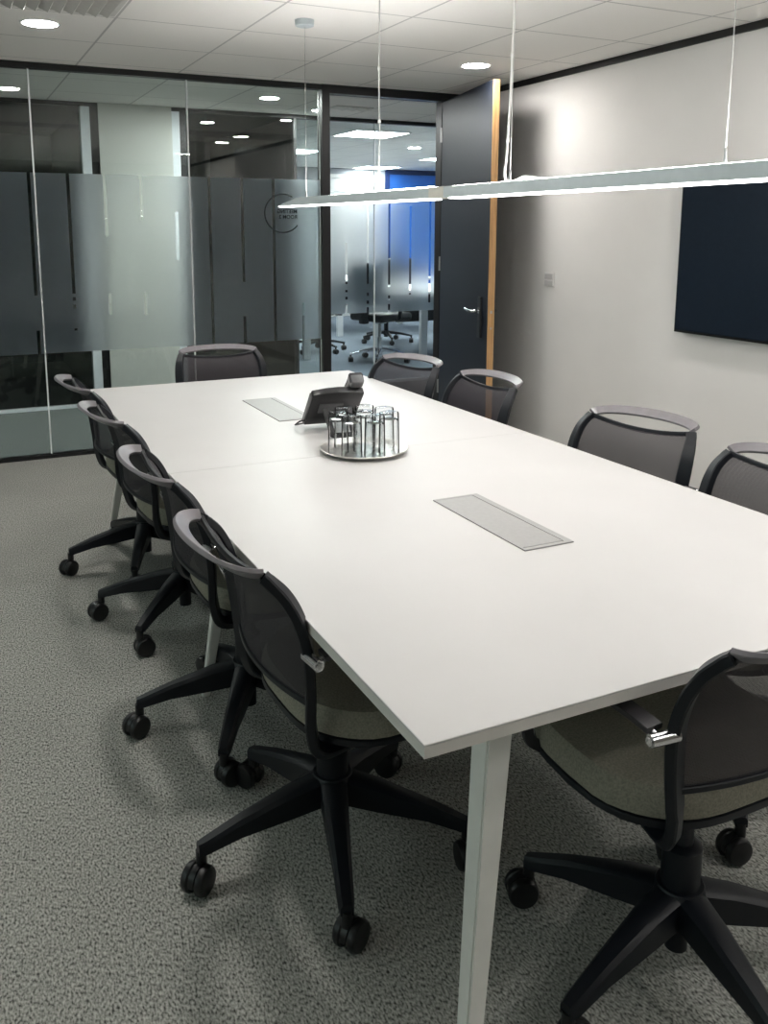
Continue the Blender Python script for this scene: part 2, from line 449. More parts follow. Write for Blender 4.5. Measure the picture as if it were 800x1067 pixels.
# glass wall across the hall -------------------------------------------------------
def wnd(name, x0, x1, joints=(), film=None):
    w = obj(name, box(x0, x1, YO-.005, YO+.005, .022, CEIL-.03), M['glass']); w['kind'] = 'structure'
    for j in joints: obj('glazing_joint', box(j-.004, j+.004, YO-.008, YO+.008, .022, CEIL-.03), M['joint'], w)
    if film: film_sheet(w, YO+.009, x0+.003, x1-.003, film, gw=.022)
    return w
wnd('window_7', XL, 1.028)
wnd('window_8', 1.832, 2.745)
A = H
opp_gaps = {3.024: [(.649, 1.719)], 3.24: [(1.60, ZT), (A-.484+.0, A-.122), (.649, .73), (.775, .80), (.84,.86)],
            3.451: [(A-.49, ZT), (.649, .70), (.73, .76), (.80, .83)], 3.665: [(A-.52, 1.62), (.649, .72), (.76, .80)],
            3.881: [(.84, 1.60), (.80, .815)], 4.086: [(.72, ZT)], 4.30: [(.7, 1.5)], 4.515: [(.649, ZT)], 4.73: [(.9, ZT)], 4.95: [(.649, 1.4)]}
wnd('window_9', 2.772, XE, (3.511, 4.41, 5.31), opp_gaps)
struct('trim_7', box(XL, XE, YO-.03, YO+.03, CEIL-.031, CEIL-.001), M['black'])
struct('trim_8', box(XL, 1.03, YO-.03, YO+.03, 0, .022), M['white_alu'])
struct('trim_9', box(1.83, XE, YO-.03, YO+.03, 0, .022), M['white_alu'])
struct('trim_10', box(1.03, 1.097, YO-.03, YO+.05, 0, CEIL-.031), M['white_alu'])
struct('trim_11', box(1.097, 1.158, YO-.03, YO+.05, 0, CEIL-.031), M['black'])
struct('wall_hall_pier', box(1.158, 1.716, YO-.05, YO+.2, 0, CEIL), M['column'])
struct('trim_12', box(1.716, 1.782, YO-.03, YO+.05, 0, CEIL-.031), M['white_alu'])
struct('trim_13', box(1.782, 1.832, YO-.03, YO+.05, 0, CEIL-.031), M['black'])
struct('trim_14', box(2.745, 2.772, YO-.02, YO+.03, .022, CEIL-.031), M['black'])
# unlit rooms behind the two dark panes; their darkness is put into near-black surfaces
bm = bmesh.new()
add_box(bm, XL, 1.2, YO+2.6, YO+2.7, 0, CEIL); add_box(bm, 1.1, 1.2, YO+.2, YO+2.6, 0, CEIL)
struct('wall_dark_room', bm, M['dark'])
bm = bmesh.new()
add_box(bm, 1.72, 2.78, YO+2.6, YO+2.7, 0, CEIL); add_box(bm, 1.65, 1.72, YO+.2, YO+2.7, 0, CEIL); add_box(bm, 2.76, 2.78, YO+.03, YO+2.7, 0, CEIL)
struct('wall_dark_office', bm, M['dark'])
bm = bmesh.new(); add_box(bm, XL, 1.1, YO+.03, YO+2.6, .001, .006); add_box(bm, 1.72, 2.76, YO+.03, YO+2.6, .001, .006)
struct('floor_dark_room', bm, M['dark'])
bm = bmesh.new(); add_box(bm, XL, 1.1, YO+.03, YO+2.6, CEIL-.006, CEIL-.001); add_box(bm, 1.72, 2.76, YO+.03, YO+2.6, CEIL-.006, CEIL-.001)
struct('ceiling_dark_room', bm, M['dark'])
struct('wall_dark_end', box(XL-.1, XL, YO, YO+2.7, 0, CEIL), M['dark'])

# ------------------------------------------------------------------ open door
hx, hy, ex, ey = 3.262, 5.625, 3.037, 4.640
ang = math.atan2(ey-hy, ex-hx); L = math.hypot(ex-hx, ey-hy)
dr = bpy.data.objects.new('door_1', None); COL.objects.link(dr); dr['kind'] = 'structure'
dr.location = (hx, hy, 0); dr.rotation_euler = (0, 0, ang)        # local +x runs from hinge to free edge
th = .042
bm = bmesh.new(); add_box(bm, 0, L-.004, 0, th, .008, 2.273, .001)
obj('door_leaf', bm, M['navy'], dr)
bm = bmesh.new(); add_box(bm, L-.004, L, 0, th, .008, 2.273)
obj('door_edging', bm, M['oak'], dr)
lz = .885
bm = bmesh.new(); add_box(bm, L-.002, L+.001, th/2-.011, th/2+.011, lz-.13, lz+.06)
lk = obj('lock_faceplate', bm, M['oak'], dr)
bm = bmesh.new(); add_box(bm, L, L+.003, th/2-.006, th/2+.006, lz-.006, lz+.012); add_box(bm, L, L+.003, th/2-.005, th/2+.005, lz-.105, lz-.092)
obj('latch', bm, M['steel'], dr)
for side, yy in ((-1, 0), (1, th)):
    bm = bmesh.new(); add_box(bm, L-.16, L-.105, min(yy, yy+side*.014), max(yy, yy+side*.014), lz-.17, lz+.09, .004)
    pl = obj('handle_plate', bm, M['plate'], dr)
    bm = bmesh.new()
    p = smooth_path([(L-.13, yy+side*.012, lz), (L-.13, yy+side*.045, lz), (L-.15, yy+side*.062, lz), (L-.20, yy+side*.062, lz), (L-.27, yy+side*.058, lz+.004)], 6)
    sweep(bm, p, .02, .02, (0, .2, 1), 12)
    add_cyl(bm, (L-.13, yy, lz), (L-.13, yy+side*.018, lz), .022)
    obj('lever', bm, M['chrome'], pl, smooth=True)
for z in (.25, 1.15, 2.05):
    bm = bmesh.new(); add_cyl(bm, (0, -.004, z-.05), (0, -.004, z+.05), .008)
    obj('hinge', bm, M['steel'], dr, smooth=True)

# ------------------------------------------------------------------ table
K = 1.045                      # the table top lies .69 below the camera
TZ = H-.66*K
TX0, TX1, TY0, TY1, TS = .519*K, 1.705*K, .917*K, 3.785*K, 2.352*K
tb = thing('meeting_table', 'long white meeting table on splayed white legs', 'table', ((TX0+TX1)/2, (TY0+TY1)/2, 0))
ox, oy = tb.location.x, tb.location.y
for a, b in ((TY0, TS-.0004), (TS+.0004, TY1)):
    bm = bmesh.new(); add_box(bm, TX0-ox, TX1-ox, a-oy, b-oy, TZ-.004, TZ, .0015)
    t = obj('tabletop', bm, M['table'], tb)
    bm = bmesh.new(); add_box(bm, TX0-ox+.0005, TX1-ox-.0005, a-oy+.0003, b-oy-.0003, TZ-.021, TZ-.004)
    obj('edge_band', bm, M['table_edge'], t)
def table_leg(tx, ty, fx, fy):
    bm = bmesh.new(); rings = []
    for (x, y, z, w) in ((tx, ty, TZ-.022, .0235), (fx, fy, 0, .0115)):
        rings.append([bm.verts.new((x+sx*w-ox, y+sy*w-oy, z)) for sx, sy in ((-1,-1),(1,-1),(1,1),(-1,1))])
    for i in range(4): bm.faces.new([rings[0][i], rings[0][(i+1)%4], rings[1][(i+1)%4], rings[1][i]])
    bm.faces.new(rings[0]); bm.faces.new(rings[1])
    bmesh.ops.bevel(bm, geom=list(bm.edges), offset=.003, segments=2, affect='EDGES')
    return obj('leg', bm, M['leg'], tb)
for s, xa in ((1, TX0), (-1, TX1)):
    table_leg(xa+s*.173, TY0+.09, xa+s*.051, TY0-.03)
    table_leg(xa+s*.19, TS-.02, xa+s*.085, TS)
    table_leg(xa+s*.17, TY1-.105, xa+s*.055, TY1+.005)
bm = bmesh.new()
for x in (TX0+.17, TX1-.17): add_box(bm, x-.02-ox, x+.02-ox, TY0+.14-oy, TY1-.14-oy, TZ-.06, TZ-.022)
for y in (TY0+.105, TS, TY1-.105): add_box(bm, TX0+.2-ox, TX1-.2-ox, y-.02-oy, y+.02-oy, TZ-.06, TZ-.022)
obj('under_frame', bm, M['leg'], tb)

def hatch(label, cx, cy, w, l):
    t = thing('cable_hatch', label, 'cable hatch', (cx, cy, TZ), 0, 'cable hatches in the table top')
    bm = bmesh.new()
    for x0, x1, y0, y1 in ((-w/2, w/2, -l/2, -l/2+.012), (-w/2, w/2, l/2-.008, l/2), (-w/2, -w/2+.005, -l/2+.012, l/2-.008), (w/2-.018, w/2, -l/2+.012, l/2-.008)):
        add_box(bm, x0, x1, y0, y1, 0, .003)
    obj('rim', bm, M['hatch'], t)
    obj('lid', box(-w/2+.0055, w/2-.0195, -l/2+.0155, l/2-.0085, .0006, .0028, .0006), M['hatch'], t)
    obj('finger_slot', box(-w/2+.03, w/2-.024, -l/2+.0122, -l/2+.0152, .0002, .0012), M['slot'], t)
hatch('grey metal cable hatch flush in the near half of the white table top', 1.113*K, 1.635*K, .132, .402)
hatch('grey metal cable hatch flush in the far half of the table, beside the phone', 1.085*K, 3.06*K, .138, .44)

# ------------------------------------------------------------------ tray, tumblers, phone
tray = thing('serving_tray', 'round silver metal tray under the upturned tumblers', 'tray', (1.105*K, 2.345*K, TZ))
bm = bmesh.new()
add_lathe(bm, [(0,.003),(.112,.003),(.118,.004),(.130,.014),(.138,.016),(.1405,.0145),(.1385,.012),(.132,.009),(.121,.0005),(0,.0005)], 64)
obj('dish', bm, M['tray'], tray, smooth=True)
def tumbler_bm():
    bm = bmesh.new()          # upturned: rim on the tray, thick foot on top
    add_lathe(bm, [(0,.1275),(.026,.1285),(.0295,.127),(.0305,.123),(.0318,.06),(.0330,.0012),(.0325,0),(.0313,.0008),(.0300,.06),(.0285,.100),(.0255,.1075),(.012,.1095),(0,.110)], 40)
    return bm
ring_names = ['rightmost upturned tumbler on the tray', 'upturned tumbler at the right of the far row on the tray',
    'upturned tumbler at the back of the tray, near the phone handset', 'upturned tumbler on the tray right in front of the phone body',
    'leftmost upturned tumbler on the tray, nearest the phone stand', 'front left upturned tumbler on the tray, nearest the left chairs',
    'front right upturned tumbler on the tray, nearest the near cable hatch']
g0 = None
for i in range(8):
    a = R(12 + 360/7*i); r_ = .081 if i < 7 else 0
    loc = (1.105*K+r_*math.cos(a), 2.345*K+r_*math.sin(a), TZ+.0035)
    lab = 'clear glass ' + (ring_names[i] if i < 7 else 'upturned tumbler in the middle of the ring of tumblers')
    if g0 is None:
        g0 = obj('tumbler', tumbler_bm(), M['tumbler'], smooth=True); o = g0
    else:
        o = g0.copy(); COL.objects.link(o)
    o.location = loc; tag(o, lab, 'drinking glass', 'upturned tumblers on the silver tray')

# phone: user sits at the far end, so its back and stand face the camera
ph = thing('desk_phone', 'black desk phone seen from behind, tilted up on its stand', 'telephone', (1.145*K, 2.615*K, TZ+.003), R(-6))
tilt = R(46); Lp = .185
def phone_pt(x, s, n):        # s along the body from the low front edge (0) to the raised rear edge, n out of the face
    return Vector((x, .105 - s*math.cos(tilt) + n*math.sin(tilt), .006 + s*math.sin(tilt) + n*math.cos(tilt)))
def phone_slab(x0, x1, s0, s1, n0, n1, bev=0.0, crown=0.0):
    bm = add_box(bmesh.new(), x0, x1, s0, s1, n0, n1, bev)
    if crown:
        bmesh.ops.subdivide_edges(bm, edges=list(bm.edges), cuts=3, use_grid_fill=True)
    for v in bm.verts:
        x, s, n_ = v.co
        if crown and s > (s0+s1)/2: s += crown*(1-((x-(x0+x1)/2)/((x1-x0)/2))**2)
        v.co = phone_pt(x, s, n_)
    return bm
obj('body', phone_slab(-.10, .085, 0, Lp-.012, 0, .026, .004, .014), M['phone'], ph, smooth=True)
obj('back_recess', phone_slab(-.065, .02, .075, .125, -.004, .002, .001), M['phoneg'], ph)
obj('side_trim', phone_slab(-.104, -.098, .004, Lp-.02, .002, .022, .001), M['phoneg'], ph)
obj('face_panel', phone_slab(-.095, .015, .006, Lp-.02, .025, .030, .002), M['phoneg'], ph)
bm = bmesh.new()
sweep(bm, smooth_path([(-.055, -.008, .085), (-.05, -.055, .03), (-.045, -.075, .006), (.02, -.08, .005), (.025, -.06, .03), (.03, -.01, .085)], 5), .02, .008, (0, -1, .4))
add_prism(bm, [(-.05, -.078), (.024, -.082), (.028, -.066), (-.046, -.062)], .001, .011)
obj('stand', bm, M['phone'], ph, smooth=True)
bm = bmesh.new()
hp = smooth_path([phone_pt(.058, .0, .040), phone_pt(.058, .03, .052), phone_pt(.058, .10, .060), phone_pt(.058, .165, .052), phone_pt(.058, .205, .044)], 6)
ns = len(hp)
sweep(bm, hp, [.040 + .012*abs(2*i/(ns-1)-1)**2 for i in range(ns)], [.028+.012*abs(2*i/(ns-1)-1)**3 for i in range(ns)], tuple(phone_pt(0,0,1)-phone_pt(0,0,0)))
hs = obj('handset', bm, M['phone'], ph, smooth=True)
bm = bmesh.new()
add_box(bm, .036, .080, Lp-.006, Lp+.03, .018, .052, .006)
for v in bm.verts: v.co = phone_pt(*v.co)
obj('earpiece', bm, M['phoneg'], hs, smooth=True)
bm = bmesh.new()
sweep(bm, smooth_path([(-.10, .075, .030), (-.118, .085, .026), (-.128, .105, .012), (-.122, .13, .0045), (-.09, .145, .0045)], 6), .006, .006, (0,0,1), 8)
obj('cord', bm, M['phone'], ph, smooth=True)

# ------------------------------------------------------------------ meeting chair
def upright_path(s):
    return smooth_path([(s*.130, .06, .414), (s*.150, -.045, .410), (s*.170, -.125, .418), (s*.183, -.150, .475), (s*.196, -.156, .560), (s*.204, -.162, .625),
                        (s*.206, -.170, .670), (s*.205, -.185, .717), (s*.200, -.205, .755), (s*.191, -.226, .780), (s*.183, -.239, .793)], 6)
def make_chair(label, group):
    t = thing('meeting_chair', label, 'chair', (0,0,0), 0, group)
    # seat cushion: outline with rounded front corners, crowned top
    def outline(k):
        pts = []
        for i in range(48):
            a = 2*PI*i/48; c, s = math.cos(a), math.sin(a); e = .55
            x = math.copysign(abs(c)**e, c); y = math.copysign(abs(s)**e, s)
            yy = .055 + y*.20
            hw = .232 - .045*max(0, (-.02-yy)/.13)**1.3 - .02*max(0, (yy-.1)/.15)
            pts.append((x*hw*k, .055+(yy-.055)*k))
        return pts
    bm = bmesh.new(); lay = []
    for k, z in ((.955, .440), (.99, .445), (1.0, .459), (.985, .482), (.94, .494), (.70, .497), (.35, .495), (.08, .494)):
        lay.append([bm.verts.new((x, y, z + .012*max(0, (y-.12)/.14)*(-1))) for x, y in outline(k)])
    for a, b in zip(lay, lay[1:]):
        for i in range(48): bm.faces.new([a[i], a[(i+1)%48], b[(i+1)%48], b[i]]).smooth = True
    bm.faces.new(lay[-1]); bm.faces.new(list(reversed(lay[0])))
    obj('seat', bm, M['seat'], t, smooth=True)
    bm = bmesh.new(); add_prism(bm, outline(.998), .428, .4415, .004); add_prism(bm, outline(.55), .388, .429, .008)
    obj('seat_shell', bm, M['plastic'], t, smooth=True)
    for s in (-1, 1):
        p = upright_path(s); n = len(p); bm = bmesh.new()
        ups = []
        for i in range(n):
            f = i/(n-1); ups.append(Vector((s*(.30+.25*f), 1, 0)) if f > .33 else Vector((s*.5, .6, .8)))
        sweep(bm, p, [.030+.010*math.sin(PI*min(1, max(0, (i/(n-1)-.3)/.6))) for i in range(n)], [.020]*n, ups)
        obj('upright', bm, M['plastic'], t, smooth=True)
    # top handle: flat crescent bowing backwards from corner to corner
    bm = bmesh.new(); n = 36; path = []; ws = []; ups = []
    for i in range(n+1):
        u = -1+2*i/n
        path.append(Vector((.183*math.sin(PI/2*u), -.242-.074*math.cos(PI/2*u)**.85, .800+.014*math.cos(PI/2*u))))
        ws.append(.026+.009*math.cos(PI/2*u)**.6)
    for i in range(n+1):
        tg = (path[min(i+1,n)]-path[max(i-1,0)]).normalized(); inw = Vector((-tg.y, tg.x, 0)).normalized()
        ups.append(inw*.62 + Vector((0,0,.78)))
    sweep(bm, path, ws, .010, ups)
    obj('top_rail', bm, M['rail'], t, smooth=True)
    # mesh panel between the uprights
    bm = bmesh.new(); L_ = upright_path(-1); rows = []
    n = len(L_); i0 = next(i for i in range(n) if L_[i].z >= .528)
    for i in range(i0, n):
        pl = L_[i]; f = (i-i0)/(n-1-i0); row = []
        for k in range(21):
            u = -1+2*k/20
            row.append(bm.verts.new((abs(pl.x)*u, pl.y - (.030-.026*f)*(1-u*u), pl.z - .020*f**3*(1-u*u))))
        rows.append(row)
    for a, b in zip(rows, rows[1:]):
        for k in range(20): bm.faces.new([a[k], a[k+1], b[k+1], b[k]]).smooth = True
    obj('back_mesh', bm, M['mesh'], t)
    bm = bmesh.new()
    top = [Vector((L_[-1].x*-1*u, L_[-1].y-.004*(1-u*u), L_[-1].z-.020*(1-u*u))) for u in [-1+2*k/16 for k in range(17)]]
    sweep(bm, top, .010, .014, (0, 0, 1)); obj('mesh_piping', bm, M['plastic'], t, smooth=True); bm = bmesh.new()
    low = [Vector((abs(L_[i0].x)*u, L_[i0].y-.030*(1-u*u), L_[i0].z)) for u in [-1+2*k/16 for k in range(17)]]
    sweep(bm, low, .010, .012, (0, 0, 1))
    obj('mesh_piping', bm, M['plastic'], t, smooth=True)
    # arm straps from the chrome pivots, looping down at the front to the seat
    for s in (-1, 1):
        bm = bmesh.new()
        p = smooth_path([(s*.242, -.155, .652), (s*.246, -.10, .658), (s*.250, .04, .660), (s*.250, .115, .652), (s*.249, .150, .610), (s*.246, .160, .53), (s*.240, .160, .462), (s*.215, .155, .438)], 7)
        n = len(p)
        ups = []
        for i in range(n):
            tg = (p[min(i+1,n-1)]-p[max(i-1,0)]).normalized(); ups.append(tg.cross(Vector((1,0,0))))
        sweep(bm, p, [.034 if i < n*.5 else .022 for i in range(n)], .010, ups)
        ar = obj('armrest', bm, M['strap'], t, smooth=True)
        bm = bmesh.new()
        add_cyl(bm, (s*.212, -.172, .643), (s*.262, -.168, .643), .0105, seg=24)
        add_cyl(bm, (s*.262, -.168, .643), (s*.265, -.168, .643), .007, seg=24)
        add_cyl(bm, (s*.246, -.17, .643), (s*.246, -.135, .650), .007, seg=12)
        obj('arm_pivot', bm, M['chrome'], ar, smooth=True)
    # column and star base
    bm = bmesh.new(); add_lathe(bm, [(0,.055),(.021,.055),(.021,.10),(.021,.18),(.036,.182),(.036,.27),(.030,.275),(.019,.277),(.019,.36),(.045,.365),(.05,.39),(0,.39)], 28)
    obj('gas_column', bm, M['plastic'], t, smooth=True)
    base = bmesh.new(); add_lathe(base, [(0,.128),(.040,.128),(.050,.140),(.050,.180),(.043,.192),(0,.192)], 28)
    for k in range(5):
        a = 2*PI*k/5; b2 = bmesh.new(); rr = []
        for r_, w, zt, zb in ((.03, .030, .191, .128), (.10, .026, .178, .118), (.22, .019, .142, .104), (.295, .016, .114, .086), (.312, .013, .108, .084)):
            rr.append([b2.verts.new((r_, sx*w, z)) for sx, z in ((-1, zb), (1, zb), (1.0, zt-.008), (.62, zt), (-.62, zt), (-1.0, zt-.008))])
        for p_, q_ in zip(rr, rr[1:]):
            for i in range(6): b2.faces.new([p_[i], p_[(i+1)%6], q_[(i+1)%6], q_[i]])
        b2.faces.new(list(reversed(rr[0]))); b2.faces.new(rr[-1])
        merge(base, b2, Matrix.Rotation(a, 4, 'Z'))
    sb = obj('star_base', base, M['plastic'], t, smooth=True)
    for k in range(5):
        a = 2*PI*k/5; sw = (.7, 2.4, -1.1, 1.6, .2)[k]
        mt = Matrix.Translation((.305*math.cos(a), .305*math.sin(a), 0)) @ Matrix.Rotation(a+sw, 4, 'Z')
        bm = bmesh.new()
        add_lathe(bm, [(0,.058),(.012,.058),(.012,.092),(0,.092)], 16, mtx=mt)
        b2 = bmesh.new()        # hood over the wheels: half disc
        outl = [(.030*math.cos(u)+.014, .0325+.032*math.sin(u)) for u in [R(-10)+R(200)*i/14 for i in range(15)]]
        lo = [b2.verts.new((x, -.007, z)) for x, z in outl]; hi = [b2.verts.new((x, .007, z)) for x, z in outl]
        b2.faces.new(lo); b2.faces.new(list(reversed(hi)))
        for i in range(15): b2.faces.new([lo[i], lo[(i+1)%15], hi[(i+1)%15], hi[i]])
        merge(bm, b2, mt)
        cs = obj('caster', bm, M['caster'], t, smooth=True)
        for s in (-1, 1):
            bm = bmesh.new()
            m2 = mt @ Matrix.Translation((.014, s*.0075, .0325)) @ Matrix.Rotation(R(-90)*s, 4, 'X')
            add_lathe(bm, [(0,0),(.029,0),(.0325,.004),(.0325,.013),(.029,.0185),(.020,.0205),(0,.0215)], 28, mtx=m2)
            obj('wheel', bm, M['caster'], cs, smooth=True)
    return t

# base centre x, y, facing angle of the seat (0 = +y), turn of the star base, label
GL, GR = 'mesh back chairs along the left side of the table', 'mesh back chairs along the right side of the table'
def F(deg): return R(deg-90)          # facing direction given as an angle from +x
chairs = [
    (.703, 1.605, F(2), 180, 'black mesh back chair nearest the camera on the left side of the table', GL),
    (.700, 2.225, F(0), 168, 'black mesh back chair second from the camera on the left side of the table', GL),
    (.700, 2.945, F(4), 155, 'black mesh back chair third from the camera on the left side of the table', GL),
    (.695, 3.560, F(3), 178, 'black mesh back chair at the far left corner of the table, farthest on that side', GL),
    (1.165, 1.080, F(90), 119, 'black mesh back chair in the right foreground, pushed under the near end of the table', 'mesh back chairs at the table ends'),
    (1.185, 3.985, F(-94), 100, 'dark mesh back chair at the far table end, its back to the glass', 'mesh back chairs at the table ends'),
    (1.700, 1.495, F(187), 90, 'dark mesh back chair cut by the right edge of the photo, below the wall screen', GR),
    (1.716, 2.045, F(193), 234, 'chair with see-through grey mesh before the bare wall, second on the right side', GR),
    (1.693, 2.945, F(182), 54, 'dark mesh back chair in front of the open door, third on the right side', GR),
    (1.650, 3.465, F(193), 270, 'dark mesh back chair farthest along the right side of the table, before the doorway', GR),
]
base_shift = {0: (.010, .075), 1: (.006, .045), 2: (.010, .080), 3: (0, .07)}   # column sits forward of the seat middle
c0 = None
for ci, (x, y, rz, st, lab, grp) in enumerate(chairs):
    if c0 is None:
        c0 = make_chair(lab, grp); c = c0; c.location = (x, y, 0); c.rotation_euler = (0,0,rz)
    else:
        c = dup(c0, (x, y, 0), rz, lab, grp)
    for ch in c.children:
        if ch.name.split('.')[0] in ('star_base', 'caster', 'gas_column'):
            ch.rotation_euler = (0, 0, R(st)-rz)
            ch.location = (0, 0, 0)
            if ci in base_shift: ch.location = Matrix.Rotation(-rz, 3, 'Z') @ Vector((*base_shift[ci], 0))

# ------------------------------------------------------------------ screen, switch
YT0, YT1, ZT0, ZT1 = 2.06, 3.452, H-.523, H+.25
tv = thing('wall_screen', 'large black flat screen mounted on the pale right wall', 'television', (XR-.001, (YT0+YT1)/2, (ZT0+ZT1)/2))
hw, hh = (YT1-YT0)/2, (ZT1-ZT0)/2
obj('casing', box(-.052, -.012, -hw, hw, -hh, hh, .003), M['tvb'], tv)
obj('display', box(-.0535, -.0515, -hw+.009, hw-.009, -hh+.014, hh-.009), M['tv'], tv)
obj('wall_mount', box(-.012, 0, -.25, .25, -.2, .2), M['plate'], tv)
sw = thing('wall_switch', 'small grey double wall switch on the pale wall beside the door', 'switch', (XR, 4.583, H-.313))
obj('plate', box(-.009, 0, -.050, .050, -.043, .043, .002), M['switch'], sw)
for s in (-1, 1):
    obj('rocker', box(-.013, -.008, -.040, .040, min(s*.005, s*.036), max(s*.005, s*.036), .002), M['switchd'], sw)

# ------------------------------------------------------------------ pendant
PX = 1.55
pd = thing('pendant_light', 'long slim grey linear pendant lamp glowing underneath, hung over the table', 'lamp', (PX, 2.4, H+.12))
def beam(y0, y1, z0, z1, slant):
    """z0 at y0 and z1 at y1 are the bottom heights; 38 mm deep"""
    bm = bmesh.new(); hgt = .036; w = .075
    v = []
    for x in (0, w):
        v.append([bm.verts.new((x, y-2.4, z-H-.12)) for y, z in ((y0, z0), (y1, z1), (y1-slant, z1+hgt), (y0, z0+hgt))])
    a, b = v
    bm.faces.new(a); bm.faces.new(list(reversed(b)))
    for i in range(4): bm.faces.new([a[i], a[(i+1)%4], b[(i+1)%4], b[i]])
    return bm
ZB = H+.105
obj('housing', beam(-.35, 2.66, ZB, ZB, 0), M['pendant'], pd)
obj('housing', beam(2.76, 4.33, ZB, ZB+.006, .30), M['pendant'], pd)
obj('joiner', box(-.001, .076, 2.66-2.4, 2.76-2.4, ZB-H-.12-.001, ZB-H-.12+.037), M['pend_joint'], pd)
def strip(y0, y1, z0, z1):
    bm = bmesh.new()
    for x0, x1 in ((.004, .071),):
        q = [bm.verts.new((x, y-2.4, z-H-.12+dz)) for dz in (-.004, .001) for x, y, z in ((x0,y0,z0),(x1,y0,z0),(x1,y1,z1),(x0,y1,z1))]
        for f in ((3,2,1,0),(4,5,6,7),(0,1,5,4),(1,2,6,5),(2,3,7,6),(3,0,4,7)): bm.faces.new([q[i] for i in f])
    return bm
obj('diffuser', strip(-.34, 2.63, ZB, ZB), M['light_pend'], pd)
obj('diffuser', strip(2.79, 4.30, ZB, ZB+.006), M['light_pend'], pd)
for y0, y1, dz in ((-.34, 2.63, 0), (2.79, 3.98, .004)):      # assumed uplight, unseen from below, added to brighten the ceiling
    obj('added_uplight', box(.018, .057, y0-2.4, y1-2.4, ZB+.036+dz-H-.12, ZB+.038+dz-H-.12), M['light_up'], pd)
zt = ZB+.036-H-.12
for y, kind in ((3.99, 'w'), (3.21, 'c'), (2.31, 'p'), (1.48, 'w'), (.2, 'w')):
    yl = y-2.4
    bm = bmesh.new(); add_cyl(bm, (.03, yl, zt), (.03, yl, CEIL-H-.12-.004), .0012, seg=8)
    wv = obj('suspension_wire', bm, M['wire'], pd)
    bm = bmesh.new(); add_cyl(bm, (.03, yl, zt-.001), (.03, yl, zt+.035), .005, .0035, 12)
    obj('wire_gripper', bm, M['steel'], wv, smooth=True)
    if kind in 'cp':
        bm = bmesh.new(); top = CEIL-H-.12-.002
        if kind == 'c':
            pth = smooth_path([(.03, yl+.004, top), (.028, yl+.003, .45), (.032, yl+.004, .25), (.028, yl+.004, .10), (.03, yl-.006, zt+.008), (.03, yl-.02, zt+.004)], 8)
            rad = .005
        else:
            pth = smooth_path([(.03, yl, top), (.03, yl+.004, .45), (.03, yl+.012, .25), (.03, yl+.022, .10), (.03, yl+.030, .055), (.03, yl+.018, .028), (.03, yl-.02, .022), (.03, yl-.07, .034), (.03, yl-.12, .030), (.03, yl-.16, zt+.002)], 8)
            rad = .0075
        sweep(bm, pth, rad, rad, (1, .1, 0), 10)
        cb = obj('power_cable', bm, M['cable'], pd, smooth=True)
        for z in ((.14, .40) if kind == 'p' else (.10, .30, .5)):
            q = min(pth, key=lambda p: abs(p.z-z)); bm = bmesh.new(); add_cyl(bm, (q.x, q.y, q.z-.006), (q.x, q.y, q.z+.006), .0062, seg=12)
            obj('cable_clip', bm, M['cable'], cb, smooth=True)
bm = bmesh.new(); add_lathe(bm, [(0,-.030),(.030,-.030),(.042,-.026),(.044,-.004),(.044,0),(0,0)], 32, .03, 3.99-2.4, CEIL-H-.12-.0005)
rs = obj('ceiling_rose', bm, M['pendant'], pd, smooth=True)

# ------------------------------------------------------------------ ceiling fittings
def downlight(label, x, y, m, r_=.078, group='round ceiling downlights'):
    t = thing('downlight', label, 'ceiling light', (x, y, CEIL), 0, group)
    bm = bmesh.new(); add_lathe(bm, [(r_, -.004), (r_+.010, -.005), (r_+.013, -.001), (r_+.013, 0), (r_, 0), (r_, -.004)], 40)
    obj('trim_ring', bm, M['trimw'], t, smooth=True)
    bm = bmesh.new(); add_lathe(bm, [(0, -.0035), (r_-.0005, -.0035), (r_-.0005, -.0005), (0, -.0005)], 40)
    obj('diffuser', bm, M[m], t)
    return t
downlight('round lit downlight in the ceiling at upper left, beside the square air vent', .498, 4.585, 'light_down')
downlight('round lit downlight in the ceiling by the open door', 2.898, 4.62, 'light_down')
downlight('round lit downlight above the left chairs, outside the photo', .498, 2.20, 'light_down')
downlight('round lit downlight above the right chairs, outside the photo', 2.898, 2.20, 'light_down')
downlight('round lit downlight behind the camera on the right, outside the photo', 2.898, -.20, 'light_down')
downlight('round lit downlight in the hall ceiling, left of the dark post', 2.25, 6.39, 'light_hall', .065, 'hall downlights')
downlight('small round lit downlight in the hall ceiling right beside the dark post', 2.83, 6.86, 'light_hall', .05, 'hall downlights')
downlight('round lit hall downlight added out of view beyond the left edge', -.6, 6.39, 'light_hall', .065, 'hall downlights')  # extra lamp out of view, added to brighten the hall
downlight('small round lit downlight in the open office ceiling', 5.12, 9.47, 'light_hall', .07, 'office downlight')

